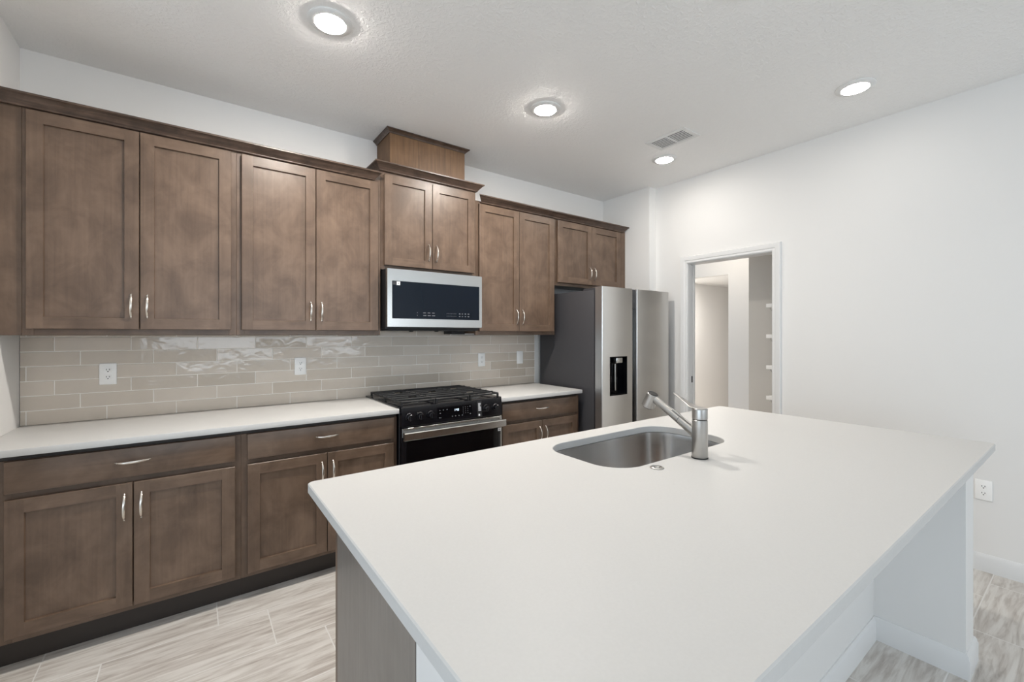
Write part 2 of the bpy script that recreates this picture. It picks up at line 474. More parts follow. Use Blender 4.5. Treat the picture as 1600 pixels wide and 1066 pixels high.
# ------------------------------------------------------------------ cabinetry
def bow_handle(name, parent, c, length=0.122, vertical=True):
    """arched bow pull standing off the face; c = centre of the pull on the face (face looks to -y)"""
    b = BM(); pts = []; rad = []; n = 14
    for i in range(n+1):
        s = -1 + 2*i/n
        out = 0.027*(1 - abs(s)**2.6) + 0.002
        sway = 0.0008*math.sin(s*math.pi*0.9)
        a = s*length/2
        pts.append((c[0] + (sway if vertical else a), c[1] - out, c[2] + (a if vertical else sway)))
        wv = 0.0060 - 0.0026*abs(s)**1.5
        rad.append((wv, 0.0042 - 0.0008*abs(s)))
    sweep(b, pts, rad, 10, side=(1, 0, 0) if vertical else (0, 0, 1))
    for s in (-1, 1):
        a = s*length*0.44
        q = (c[0] + (sway*0 if vertical else a), c[1], c[2] + (a if vertical else 0))
        cyl(b, (q[0], c[1]+0.0005, q[2]), (q[0], c[1]-0.013, q[2]), 0.0048, 0.0034, 12)
    return obj(name, b, M_nickel, parent)

def shaker(name, parent, x0, x1, yf, z0, z1, handle=None, st=0.056, th=0.02, rec=0.011):
    """five-piece door: stiles and rails with a recessed flat panel (front at y = yf, facing -y)"""
    b = BM(); yb = yf + th; e = 0.0018; ch = 0.002
    def vtx(x, y, z): return b.verts.new((x, y, z))
    def ring(xa, xb, za, zb, y): return [vtx(xa, y, za), vtx(xb, y, za), vtx(xb, y, zb), vtx(xa, y, zb)]
    back = ring(x0, x1, z0, z1, yb); side = ring(x0, x1, z0, z1, yf+e)
    front = ring(x0+e, x1-e, z0+e, z1-e, yf)
    inn = ring(x0+st, x1-st, z0+st, z1-st, yf)
    rcs = ring(x0+st+ch, x1-st-ch, z0+st+ch, z1-st-ch, yf+rec)
    b.faces.new(back); bridge(b, back, side); bridge(b, side, front)
    # stiles run full height, rails between them
    tl = vtx(x0+st, yf, z1-e); bl = vtx(x0+st, yf, z0+e); tr = vtx(x1-st, yf, z1-e); br = vtx(x1-st, yf, z0+e)
    f = b.faces.new((front[0], bl, inn[0], inn[3], tl, front[3])); f.material_index = 0
    f = b.faces.new((br, front[1], front[2], tr, inn[2], inn[1])); f.material_index = 0
    f = b.faces.new((bl, br, inn[1], inn[0])); f.material_index = 1
    f = b.faces.new((inn[3], inn[2], tr, tl)); f.material_index = 1
    bridge(b, inn, rcs); b.faces.new(rcs)
    o = obj(name, b, [M_wv, M_wh], parent, smooth=False)
    if handle:
        bow_handle('handle', o, (handle[0], yf, handle[1]))
    return o

def drawer_front(parent, x0, x1, yf, z0, z1):
    b = BM(); box(b, x0, x1, yf, yf+0.02, z0, z1, 0.002)
    o = obj('drawer', b, M_wh, parent)
    bow_handle('handle', o, ((x0+x1)/2, yf, (z0+z1)/2+0.006), vertical=False)
    return o

YU = -0.301
def upper(label, x0, x1, z0, z1, dx0, dxm, dx1, dz0, dz1, hz, filler=None, right_filler=None):
    t = thing('upper_cabinet', label, 'cabinet', ((x0+x1)/2, -0.15, z0), 'wall cabinets over the counter')
    b = BM(); box(b, x0, x1, YU+0.019, -0.001, z0+0.012, z1)
    obj('body', b, M_wv, t)
    b = BM()
    s = 0.038
    for xa, xb in ((x0, x0+s), (x1-s, x1)): box(b, xa, xb, YU, YU+0.019, z0, z1, 0.0008, 1)
    for za, zb in ((z0, z0+s), (z1-s, z1)): box(b, x0+s, x1-s, YU, YU+0.019, za, zb, 0.0008, 1, mi=1)
    obj('face_frame', b, [M_wv, M_wh], t)
    if filler:
        b = BM(); box(b, filler[0], filler[1], YU, YU+0.019, z0, z1, 0.0008, 1); obj('filler_strip', b, M_wv, t)
    if right_filler:
        b = BM(); box(b, right_filler[0], right_filler[1], YU, YU+0.019, z0, z1, 0.0008, 1); obj('filler_strip', b, M_wv, t)
    shaker('door', t, dx0, dxm-0.002, -0.3265, dz0, dz1, (dxm-0.032, hz))
    shaker('door', t, dxm+0.002, dx1, -0.3265, dz0, dz1, (dxm+0.031, hz))
    return t

upper('tall brown wall cabinet in the corner against the left wall', 0.0725, 0.9085, 1.374, 2.44, 0.089, 0.4865, 0.881, 1.404, 2.413, 1.522, filler=(0.0015, 0.0720))
upper('tall brown wall cabinet directly left of the microwave', 0.909, 1.7455, 1.374, 2.44, 0.932, 1.3285, 1.7235, 1.404, 2.413, 1.522)
upper('short raised brown cabinet over the microwave, under the boxed chase', 1.7465, 2.5085, 1.827, 2.508, 1.767, 2.1260, 2.4845, 1.856, 2.482, 1.972)
upper('tall brown wall cabinet between the microwave and the refrigerator', 2.509, 3.3445, 1.374, 2.44, 2.532, 2.9275, 3.3195, 1.404, 2.413, 1.524)
upper('short brown cabinet hung above the refrigerator', 3.345, 4.259, 1.822, 2.44, 3.369, 3.8050, 4.2190, 1.850, 2.413, 1.957, right_filler=(4.2595, 4.3225))

def crown(name, label, x0, x1, z0, z1, p=0.052, end0='wall', end1='wall', sides=False, yb=-0.305, back=-0.001):
    """crown run standing on the cabinet face; profile (out, up) from the bottom edge"""
    h = z1 - z0
    prof = [(0.010, 0.0), (0.013, 0.004), (0.013, h*0.12), (p*0.82, h*0.74), (p, h*0.82), (p, h-0.002), (p-0.002, h), (0.0, h), (0.0, 0.0)]
    b = BM()
    def xs(x, end, sgn):
        if end == 'wall': return [x]*len(prof)
        if end == 'out': return [x + sgn*o for o, _ in prof]     # mitre that grows outwards
        if end == 'in': return [x - sgn*(p - o) for o, _ in prof]
    poly = [(yb - o, z0 + u) for o, u in prof]
    prism_x(b, poly, xs(x0, end0, -1), xs(x1, end1, 1))
    if sides:
        for x, sgn in ((x0, -1), (x1, 1)):
            a = [b.verts.new((x + sgn*o, yb - o, z0 + u)) for o, u in prof]
            c = [b.verts.new((x + sgn*o, back, z0 + u)) for o, u in prof]
            bridge(b, a, c); b.faces.new(a); b.faces.new(c[::-1])
    return b
def crown_thing(label, b, org):
    o = obj('crown_molding', b, M_crown, None, True, origin=org)
    tag(o, label, 'molding', 'crown moldings of the cabinets', 'thing')
crown_thing('long dark crown molding along the two left wall cabinets', crown('', '', 0.001, 1.742, 2.424, 2.478, end1='in'), (0.9, YU, 2.424))
crown_thing('short raised crown molding around the cabinet over the microwave', crown('', '', 1.7465, 2.5085, 2.503, 2.557, sides=True, end0='out', end1='out'), (2.127, YU, 2.503))
crown_thing('dark crown molding above the tall and short cabinets by the refrigerator', crown('', '', 2.512, 4.322, 2.424, 2.478, end0='in', end1='in'), (3.4, YU, 2.424))

# boxed chase between the raised cabinet and the ceiling
t = thing('vent_chase', 'boxed wooden chase rising from the raised crown to the ceiling', 'duct cover', (2.127, -0.13, 2.509))
b = BM(); box(b, 1.826, 2.430, -0.268, -0.001, 2.509, ZC-0.003, 0.001, 1); obj('casing_panel', b, M_chase, t)
b = BM()
prof = [(0.0, 0.0), (0.006, 0.0), (0.008, 0.006), (0.024, 0.020), (0.030, 0.022), (0.030, 0.029), (0.0, 0.029)]
z0 = ZC - 0.030; X0, X1, YB = 1.826, 2.430, -0.268
prism_x(b, [(YB - o, z0 + u) for o, u in prof], [X0 - o for o, _ in prof], [X1 + o for o, _ in prof])
for x, sgn in ((X0, -1), (X1, 1)):
    a = [b.verts.new((x + sgn*o, YB - o, z0 + u)) for o, u in prof]
    c = [b.verts.new((x + sgn*o, -0.001, z0 + u)) for o, u in prof]
    bridge(b, a, c); b.faces.new(a); b.faces.new(c[::-1])
obj('top_molding', b, M_crown, t, label='dark molding against the ceiling')
b = BM()
box(b, 1.8255, 1.8325, -0.010, -0.001, 2.510, z0-0.0005); obj('scribe_strip', b, M_crown, t)

YB_ = -0.602
def base_cab(label, x0, x1, dx0, dxm, dx1, filler=None):
    t = thing('base_cabinet', label, 'cabinet', ((x0+x1)/2, -0.3, 0), 'base cabinets under the counter')
    b = BM(); box(b, x0, x1, YB_+0.019, -0.001, 0.114, 0.883); obj('body', b, M_wv, t)
    b = BM(); s = 0.038
    for xa, xb in ((x0, x0+s), (x1-s, x1)): box(b, xa, xb, YB_, YB_+0.019, 0.114, 0.8605, 0.0008, 1)
    for za, zb in ((0.114, 0.150), (0.690, 0.742), (0.840, 0.8605)): box(b, x0+s, x1-s, YB_, YB_+0.019, za, zb, 0.0008, 1, mi=1)
    obj('face_frame', b, [M_wv, M_wh], t)
    b = BM(); box(b, filler[0] if filler else x0, x1, YB_+0.006, YB_+0.0188, 0.861, 0.8835); obj('dark_strip', b, M_toe, t, label='dark strip under the counter')  # near-black strip filling the band between face frame and counter
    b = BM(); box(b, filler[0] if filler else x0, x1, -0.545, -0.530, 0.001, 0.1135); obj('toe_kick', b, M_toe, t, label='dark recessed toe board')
    if filler:
        b = BM(); box(b, filler[0], filler[1], YB_, YB_+0.019, 0.114, 0.8605, 0.0008, 1); obj('filler_strip', b, M_wv, t)
    drawer_front(t, dx0, dx1, -0.6285, 0.731, 0.861)
    shaker('door', t, dx0, dxm-0.002, -0.6285, 0.141, 0.704, (dxm-0.030, 0.597))
    shaker('door', t, dxm+0.002, dx1, -0.6285, 0.141, 0.704, (dxm+0.029, 0.597))
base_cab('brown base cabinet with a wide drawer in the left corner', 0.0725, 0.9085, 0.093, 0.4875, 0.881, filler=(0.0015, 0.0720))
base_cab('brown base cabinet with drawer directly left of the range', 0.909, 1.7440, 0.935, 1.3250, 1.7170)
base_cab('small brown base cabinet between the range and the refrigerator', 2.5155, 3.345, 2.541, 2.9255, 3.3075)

def slab(name, label, x0, x1):
    b = BM(); box(b, x0, x1, -0.648, -0.0015, 0.884, 0.914, 0.003, 2)
    o = obj(name, b, M_quartz, None, origin=((x0+x1)/2, -0.32, 0.884))
    tag(o, label, 'countertop', 'quartz counters along the tiled wall')
slab('countertop', 'long white quartz counter from the left wall to the range', 0.002, 1.7445)
slab('countertop', 'short white quartz counter between the range and the refrigerator', 2.5150, 3.3480)

# ------------------------------------------------------------------ backsplash
def backsplash():
    b = BM(); ly = b.faces.layers.float.new('shade')
    X0, X1 = 0.002, 3.350; rnd = random.Random(3)
    H, W, G = 0.0755, 0.3025, 0.0042
    offs = [0.023, 0.221, 0.124]
    for r_ in range(-1, 8):
        z0 = 0.913 + r_*H; z1 = z0 + H - G
        o = offs[r_ % 3] - W
        x = o
        while x < X1:
            xa, xb = max(x + G/2, X0), min(x + W - G/2, X1)
            x += W
            if xb - xa < 0.004: continue
            spans = [(xa, xb)]
            if r_ < 0:      # behind the range only
                spans = [(max(xa, 1.7455), min(xb, 2.5145))]
            if r_ >= 6:
                if r_ == 6: zt = 1.3735; spans = [(xa, xb)]
            for sa, sb in spans:
                if sb - sa < 0.004: continue
                zz0, zz1 = z0, z1
                if r_ == 6 and not (sa > 1.75 and sb < 2.5): zz1 = min(z1, 1.3730)
                if r_ == 7:
                    if sa < 1.75 or sb > 2.505: continue
                    zz1 = min(z1, 1.452)
                if r_ == 0: zz0 = 0.9145 if (sb < 1.745 or sa > 2.515) else z0
                if r_ == -1: zz0 = 0.86
                n0 = len(b.faces)
                tilt = rnd.uniform(-0.0007, 0.0007); tilt2 = rnd.uniform(-0.0007, 0.0007)
                v = []
                for (px, pz) in ((sa, zz0), (sb, zz0), (sb, zz1), (sa, zz1)):
                    v.append((px, pz))
                sh = rnd.random()*0.65
                e = 0.0012
                bk = [b.verts.new((px, -0.002, pz)) for px, pz in v]
                sd = [b.verts.new((px, -0.0080, pz)) for px, pz in v]
                fr = []
                for k, (px, pz) in enumerate(v):
                    dx = e if k in (0, 3) else -e; dz = e if k in (0, 1) else -e
                    fr.append(b.verts.new((px+dx, -0.0092 + tilt*(1 if k in (0, 3) else -1) + tilt2*(1 if k < 2 else -1), pz+dz)))
                bridge(b, bk, sd); bridge(b, sd, fr); b.faces.new(fr); b.faces.new(bk[::-1])
                b.faces.ensure_lookup_table()
                for f in b.faces[n0:]: f[ly] = sh
    # grout bed
    n0 = len(b.faces)
    box(b, X0, 1.746, -0.0070, -0.0005, 0.9145, 1.3735, mi=1); box(b, 1.746, 2.509, -0.0070, -0.0005, 0.86, 1.452, mi=1); box(b, 2.509, X1, -0.0070, -0.0005, 0.9145, 1.3735, mi=1)
    o = obj('backsplash', b, [M_tile, M_grout], None, False, origin=(1.7, 0, 0.914))
    tag(o, 'glossy greige subway tile backsplash between the counters and the wall cabinets', 'backsplash')
    b = BM(); box(b, 3.351, 3.357, -0.0100, -0.0005, 0.9145, 1.3735)
    e_ = obj('edge_trim', b, M_plastic, o); e_['label'] = 'white edge strip'
backsplash()

# ------------------------------------------------------------------ outlets
def outlet(label, face, c, rocker=False):
    """face 'y': on the tiled wall facing -y; 'x': on the right wall facing -x. c = centre on the surface"""
    M = Matrix.Translation(c) @ (Matrix() if face == 'y' else Matrix.Rotation(R(-90), 4, 'Z'))
    t = thing('light_switch' if rocker else 'wall_outlet', label, 'switch' if rocker else 'outlet', c, 'electrical plates in the kitchen')
    def put(name, b, m, par):
        bmesh.ops.transform(b, matrix=M, verts=b.verts)
        return obj(name, b, m, par)
    b = BM(); box(b, -0.036, 0.036, -0.006, -0.0004, -0.0585, 0.0585, 0.0035, 3); p = put('cover_plate', b, M_plastic, t)
    if rocker:
        b = BM(); box(b, -0.0165, 0.0165, -0.0085, -0.0061, -0.033, 0.033, 0.0015); put('rocker', b, M_plastic, t)
        return
    for s in (1, -1):
        b = BM(); zc = s*0.0195
        pts = [(x, z) for x, z in rrect(-0.0165, 0.0165, -0.0135, 0.0135, 0.012, 6)]
        lo = [b.verts.new((x, -0.0061, zc + z)) for x, z in pts]; hi = [b.verts.new((x*0.97, -0.0078, zc + z*0.97)) for x, z in pts]
        bridge(b, lo, hi); b.faces.new(hi); b.faces.new(lo[::-1])
        rc = put('receptacle', b, M_plastic, t)
        b = BM()
        box(b, -0.0075, -0.0050, -0.0082, -0.0079, zc+0.0005, zc+0.0085); box(b, 0.0050, 0.0075, -0.0082, -0.0079, zc+0.0005, zc+0.0085)
        cyl(b, (0, -0.0082, zc-0.006), (0, -0.0079, zc-0.006), 0.0028, seg=12)
        put('slots', b, M_slot, rc)
    b = BM(); cyl(b, (0, -0.0072, 0), (0, -0.0061, 0), 0.003, seg=12); put('screw', b, M_plastic, t)
outlet('white duplex outlet on the backsplash beneath the corner wall cabinet', 'y', (0.331, -0.0095, 1.161))
outlet('white duplex outlet on the backsplash midway to the range', 'y', (1.296, -0.0095, 1.162))
outlet('white duplex outlet on the backsplash just right of the range', 'y', (2.749, -0.0095, 1.156))
outlet('white rocker switch plate on the backsplash next to the refrigerator', 'y', (3.170, -0.0095, 1.163), rocker=True)
outlet('white duplex outlet low on the plain right wall behind the island', 'x', (XW-0.0003, -2.823, 0.470))

# ------------------------------------------------------------------ microwave
t = thing('microwave', 'stainless over-the-range microwave with a black glass front', 'microwave', (2.131, -0.19, 1.40))
b = BM(); box(b, 1.757, 2.506, -0.372, -0.0105, 1.415, 1.8255, 0.003, 1); obj('body', b, M_blackm, t)
b = BM()
MX0, MX1, MZ0, MZ1, MY = 1.757, 2.5075, 1.428, 1.8245, -0.402
pts = rrect(MX0, MX1, MZ0, MZ1, 0.006, 4); inn = rrect(1.791, 2.482, 1.486, 1.742, 0.004, 4)
def yl(bm, p, y): return [bm.verts.new((x, y, z)) for x, z in p]
def shrink(p, c, d): return [(x + (d if x < c[0] else -d), z + (d if z < c[1] else -d)) for x, z in p]
cc = ((MX0+MX1)/2, (MZ0+MZ1)/2)
bk = yl(b, pts, -0.3725); sd = yl(b, pts, MY+0.003); fr = yl(b, shrink(pts, cc, 0.002), MY); i0 = yl(b, inn, MY); i1 = yl(b, inn, MY+0.006)
bridge(b, bk, sd); bridge(b, sd, fr); bridge(b, fr, i0); bridge(b, i0, i1); b.faces.new(bk[::-1]); b.faces.new(i1)
dm = obj('door', b, M_steel, t, label='stainless door frame')
b = BM(); g_ = yl(b, inn, MY+0.0055); g1 = yl(b, shrink(inn, cc, 0.0006), MY+0.0015); bridge(b, g_, g1); b.faces.new(g1); b.faces.new(g_[::-1])
obj('window', b, M_mwglass, dm, label='dark glass window')
def marks_on_glass(spans):
    b = BM()
    for x0, x1, z, h in spans: box(b, x0, x1, MY+0.0012, MY+0.0018, z-h, z+h)
    obj('lettering', b, M_ink, dm, False, label='faint grey control legends')
ROWS = (1.530, 1.511)
marks_on_glass([(1.972, 1.976, z, 0.003) for z in ROWS])
marks_on_glass([(x, x+0.020+0.004*k, z, 0.0022) for k, z in enumerate(ROWS) for x in (2.018, 2.052, 2.086)])
marks_on_glass([(2.205+k*0.012, 2.2075+k*0.012, z, 0.003) for z in ROWS for k in range(7)])
marks_on_glass([(2.305+k*0.025, 2.305+k*0.025+wd, z, 0.003) for z in ROWS for k, wd in enumerate((0.012, 0.008, 0.010, 0.014))])
b = BM(); box(b, 1.8235, 1.8475, MY+0.0008, MY+0.0018, 1.7135, 1.7385)
st = obj('sticker', b, M_white, dm, False, label='small white square sticker')
b = BM(); box(b, 1.833, 1.838, MY+0.0003, MY+0.0006, 1.720, 1.731); obj('emblem', b, M_ink, st, False)
b = BM()
for k in range(3): box(b, 1.796, 1.822, MY+0.0010, MY+0.0018, 1.734-k*0.008, 1.736-k*0.008)
obj('lettering', b, M_ink, dm, False)
b = BM()
box(b, 1.775, 2.49, -0.365, -0.03, 1.404, 1.4149, 0.003, 1)
for x in (1.97, 2.17): cyl(b, (x, -0.30, 1.4039), (x, -0.30, 1.396), 0.02, 0.012, 16)
obj('vent_grille', b, M_blackm, t)
b = BM(); box(b, 2.375, 2.495, -0.16, -0.02, 1.378, 1.4038, 0.002, 1); obj('duct_cover', b, M_blackm, t)

# ------------------------------------------------------------------ gas range
RX0, RX1 = 1.7500, 2.5100
t = thing('gas_range', 'slide-in black gas range with a wide stainless handle', 'range', (2.13, -0.33, 0))
b = BM(); box(b, RX0, RX1, -0.630, -0.015, 0.02, 0.905, 0.002, 1); obj('body', b, M_black, t)
for x in (RX0+0.05, RX1-0.05):
    for y in (-0.58, -0.06):
        b = BM(); cyl(b, (x, y, 0.0005), (x, y, 0.0198), 0.016, seg=12); obj('foot', b, M_blackm, t)
b = BM()
box(b, RX0-0.014, RX1+0.014, -0.640, -0.012, 0.9155, 0.9245, 0.003, 2)
box(b, RX0+0.004, RX1-0.004, -0.628, -0.02, 0.9055, 0.9154)
obj('cooktop', b, M_black, t)
# control panel: slanted face
b = BM()
prism_x(b, [(-0.6305, 0.797), (-0.668, 0.797), (-0.672, 0.802), (-0.662, 0.916), (-0.655, 0.922), (-0.6415, 0.924), (-0.6415, 0.905), (-0.6305, 0.905)], RX0+0.002, RX1-0.002)
cp = obj('control_panel', b, M_black, t)
def on_panel(x0, x1, z0, z1, d):
    """thin plate lying on the slanted control face"""
    f = lambda z: -0.672 + (z - 0.802)/(0.916-0.802)*0.010
    b = BM(); v = []
    for k in (0.0002, d):
        v.append([b.verts.new((x, f(z) - k, z)) for x, z in ((x0, z0), (x1, z0), (x1, z1), (x0, z1))])
    bridge(b, v[0], v[1]); b.faces.new(v[1]); b.faces.new(v[0][::-1]); return b
obj('display', on_panel(1.996, 2.256, 0.824, 0.900, 0.0014), M_glass, cp, False, label='glossy black touch display')
def join_plates(rects, d):
    out = BM()
    for r_ in rects:
        q = on_panel(*r_, d); me = bpy.data.meshes.new('tmp'); q.to_mesh(me); q.free(); out.from_mesh(me); bpy.data.meshes.remove(me)
    return out
marks = []
for x in (2.010, 2.035, 2.062): marks.append((x, x+0.007, 0.877, 0.881))
marks += [(2.010, 2.020, 0.858, 0.862), (2.006, 2.022, 0.829, 0.832)]
for x in (2.100, 2.124, 2.150, 2.176): marks.append((x, x+0.008, 0.829, 0.834))
for r_ in range(4):
    for c_ in range(3): marks.append((2.186+c_*0.018, 2.190+c_*0.018, 0.842+r_*0.013, 0.846+r_*0.013))
marks += [(2.238, 2.247, 0.832, 0.838), (2.238, 2.246, 0.882, 0.888)]
for lo, hi in ((2.00, 2.08), (2.08, 2.184), (2.184, 2.26)):
    obj('lettering', join_plates([m for m in marks if lo <= m[0] < hi], 0.0019), M_ink, cp, False, label='faint grey touch key legends')
# digits "1:48" as seven-segment strokes
segs = {'1': 'bc', '4': 'fgbc', '8': 'abcdefg'}
def digit(ch, x, z, w_=0.0075, h_=0.015, s=0.0018):
    m_ = z + h_/2
    return {'a': (x, x+w_, z+h_-s, z+h_), 'd': (x, x+w_, z, z+s), 'g': (x, x+w_, m_-s/2, m_+s/2), 'f': (x, x+s, m_, z+h_), 'e': (x, x+s, z, m_), 'b': (x+w_-s, x+w_, m_, z+h_), 'c': (x+w_-s, x+w_, z, m_)}
rects = []
for ch, x in (('1', 2.118), ('4', 2.134), ('8', 2.146)):
    d_ = digit(ch, x, 0.864); rects += [d_[k] for k in segs[ch]]
rects += [(2.1290, 2.1308, 0.868, 0.870), (2.1290, 2.1308, 0.873, 0.875)]
obj('clock_digits', join_plates(rects, 0.0019), M_lcd, cp, False, label='lit clock digits')
obj('hang_tag', on_panel(2.300, 2.337, 0.806, 0.912, 0.0012), M_blackm, cp, False, label='black vertical sticker with white print')
pr = [(2.3085, 2.3085+wd, z, z+0.004) for z, wd in ((0.894, 0.020), (0.886, 0.018), (0.878, 0.014), (0.870, 0.020), (0.862, 0.021), (0.854, 0.021), (0.846, 0.021))]
obj('lettering', join_plates(pr, 0.0018), M_white, cp, False)
obj('sticker_emblem', join_plates([(2.308, 2.320, 0.812, 0.825)], 0.0018), M_white, cp, False)
for x in (1.800, 1.872, 1.946, 2.372, 2.451):
    b = BM(); z = 0.860; y = -0.6672
    cyl(b, (x, y-0.0005, z), (x, y-0.010, z-0.0008), 0.027, 0.0255, 28, 0.0015)
    cyl(b, (x, y-0.0105, z-0.0008), (x, y-0.030, z-0.0022), 0.0205, 0.0185, 28, 0.002)
    box(b, x-0.0045, x+0.0045, y-0.0335, y-0.029, z-0.020, z+0.017, 0.0015, 1)
    obj('knob', b, M_black, cp)
# oven door
b = BM(); box(b, RX0+0.004, RX1-0.004, -0.668, -0.6305, 0.235, 0.792, 0.003, 2)
od = obj('oven_door', b, M_black, t)
b = BM(); box(b, RX0+0.004, RX1-0.004, -0.6705, -0.6684, 0.735, 0.791, 0.0008, 1); obj('door_top_band', b, M_steel, od, label='stainless band')
b = BM(); box(b, RX0+0.030, RX1-0.030, -0.6700, -0.6684, 0.27, 0.725, 0.0005, 1); obj('window', b, M_glass, od, label='black glass window')
b = BM(); box(b, RX1-0.014, RX1-0.0045, -0.6695, -0.6684, 0.25, 0.732); obj('edge_strip', b, M_steel, od)
b = BM()
prism_x(b, [(-0.700, 0.722), (-0.716, 0.722), (-0.720, 0.726), (-0.720, 0.766), (-0.716, 0.771), (-0.700, 0.773), (-0.697, 0.768), (-0.697, 0.727)], RX0+0.001, RX1+0.0005)
for x in (RX0+0.02, RX1-0.05): box(b, x, x+0.03, -0.698, -0.6686, 0.732, 0.762, 0.002, 1)
obj('handle', b, M_steel, od, label='wide flat stainless handle')
b = BM(); box(b, 2.4725, 2.4955, -0.6708, -0.6701, 0.6845, 0.7065); obj('sticker', b, M_white, od, False, label='small white square sticker')
b = BM(); box(b, 2.4795, 2.4885, -0.6712, -0.6709, 0.690, 0.701); obj('lettering', b, M_ink, od, False)
b = BM(); box(b, RX0+0.004, RX1-0.004, -0.665, -0.6305, 0.045, 0.228, 0.003, 2); obj('drawer', b, M_black, t)
# burners and grates
burn = [(1.905, -0.20, 0.036), (1.905, -0.47, 0.045), (2.130, -0.34, 0.055), (2.355, -0.20, 0.045), (2.355, -0.47, 0.036)]
for x, y, r_ in burn:
    b = BM(); lathe(b, (x, y, 0.9246), [(r_*1.25, 0), (r_*1.2, 0.004), (r_*0.95, 0.007), (r_*0.9, 0.010)], 32); br = obj('burner', b, M_steel, t, label='steel burner ring')
    b = BM(); lathe(b, (x, y, 0.9348), [(r_*0.9, 0), (r_*0.96, 0.003), (r_*0.9, 0.007), (r_*0.5, 0.0085)], 32); obj('burner_cap', b, M_iron, br)
def grate(x0, x1, y0, y1, cx, cys):
    b = BM(); z0, z1 = 0.944, 0.956
    w_ = 0.009
    box(b, x0, x1, y0, y0+w_, z0, z1, 0.003, 1); box(b, x0, x1, y1-w_, y1, z0, z1, 0.003, 1)
    box(b, x0, x0+w_, y0, y1, z0, z1, 0.003, 1); box(b, x1-w_, x1, y0, y1, z0, z1, 0.003, 1)
    n = 7
    for k in range(1, n):
        y = y0 + (y1-y0)*k/n
        near = min(abs(y-c) for c in cys)
        gap = 0.028 if near < 0.045 else 0.0
        if gap:
            box(b, x0-0.001, cx-gap, y-0.004, y+0.004, z0+0.002, z1+0.004, 0.002, 1); box(b, cx+gap, x1+0.001, y-0.004, y+0.004, z0+0.002, z1+0.003, 0.002, 1)
        else:
            box(b, x0-0.001, x1+0.001, y-0.004, y+0.004, z0+0.002, z1+0.004, 0.002, 1)
    for y in (y0+0.006, y1-0.006, (y0+y1)/2):
        for x in (x0+0.007, x1-0.007): box(b, x-0.006, x+0.006, y-0.006, y+0.006, 0.925, z0+0.002)
    obj('grate', b, M_iron, t)
gx = [1.757, 2.000, 2.260, 2.503]
grate(gx[0], gx[1]-0.004, -0.636, -0.060, 1.905, (-0.20, -0.47))
grate(gx[1], gx[2]-0.004, -0.636, -0.060, 2.130, (-0.34,))
grate(gx[2], gx[3], -0.636, -0.060, 2.355, (-0.20, -0.47))

# ------------------------------------------------------------------ refrigerator
FX0, FX1 = 3.393, 4.306
t = thing('refrigerator', 'tall stainless side-by-side refrigerator with a water dispenser', 'refrigerator', (3.85, -0.4, 0))
b = BM(); box(b, FX0, FX1, -0.735, -0.04, 0.03, 1.750, 0.004, 2); obj('cabinet_case', b, M_case, t, label='charcoal case')
for x in (FX0+0.06, FX1-0.06):
    for y in (-0.68, -0.10):
        b = BM(); cyl(b, (x, y, 0.0005), (x, y, 0.0298), 0.022, seg=16); obj('foot', b, M_blackm, t)
b = BM(); box(b, FX0+0.012, FX1-0.012, -0.747, -0.7355, 0.035, 1.750, 0.001, 1); obj('door_gasket', b, M_blackm, t)
for xa, xb in ((FX0+0.012, FX0+0.10), (FX1-0.10, FX1-0.012)):
    b = BM(); box(b, xa, xb, -0.790, -0.60, 1.7505, 1.768, 0.004, 2); obj('hinge_cover', b, M_case, t)
def fdoor(x0, x1, z0, z1, name='door', hole=None):
    b = BM(); y0, y1 = -0.826, -0.7475; r_ = 0.006
    p = rrect(x0, x1, y0, y1, r_, 4)
    if not hole:
        lo = loop(b, p, z0); hi = loop(b, p, z1); bridge(b, lo, hi); b.faces.new(lo[::-1]); b.faces.new(hi)
    else:
        hx0, hx1, hz0, hz1 = hole
        zs = [z0, hz0, hz1, z1]
        for za, zb in ((z0, hz0), (hz1, z1)):
            lo = loop(b, p, za); hi = loop(b, p, zb); bridge(b, lo, hi); b.faces.new(lo[::-1]); b.faces.new(hi)
        for xa, xb in ((x0, hx0), (hx1, x1)):
            pl = rrect(xa, xb, y0, y1, r_, 4) if False else None
        # side strips beside the recess, keeping the rounded outer corner
        pl = [(hx0, y0), (hx0, y1)] + [(x, y) for x, y in p if x < x0 + 0.02 and y > (y0+y1)/2] + [(x, y) for x, y in p if x < x0 + 0.02 and y < (y0+y1)/2]
        pr_ = [(hx1, y1), (hx1, y0)] + [(x, y) for x, y in p if x > x1 - 0.02 and y < (y0+y1)/2] + [(x, y) for x, y in p if x > x1 - 0.02 and y > (y0+y1)/2]
        for q in (pl, pr_):
            lo = loop(b, q, hz0); hi = loop(b, q, hz1); bridge(b, lo, hi); b.faces.new(lo[::-1]); b.faces.new(hi)
        bmesh.ops.remove_doubles(b, verts=b.verts, dist=1e-5)
        box(b, hx0, hx1, -0.772, y1, hz0, hz1)
    return obj(name, b, M_fridge, t)
DH = (3.485, 3.706, 0.866, 1.192)
d1 = fdoor(FX0, 3.778, 0.06, 1.772, hole=DH)
d2 = fdoor(3.838, FX1, 0.06, 1.772)
b = BM(); box(b, FX0-0.0012, FX0-0.0002, -0.822, -0.750, 0.062, 1.770); obj('door_edge', b, M_edge, d1, False, label='polished door edge')
# recessed grips between the doors
b = BM(); box(b, 3.7785, 3.8375, -0.795, -0.7476, 0.06, 1.60); obj('grip_channel', b, M_black, t, label='black recessed grip channel')
b = BM(); box(b, 3.7785, 3.8375, -0.808, -0.7476, 1.6005, 1.770, 0.002, 1); obj('grip_cap', b, M_case, t)
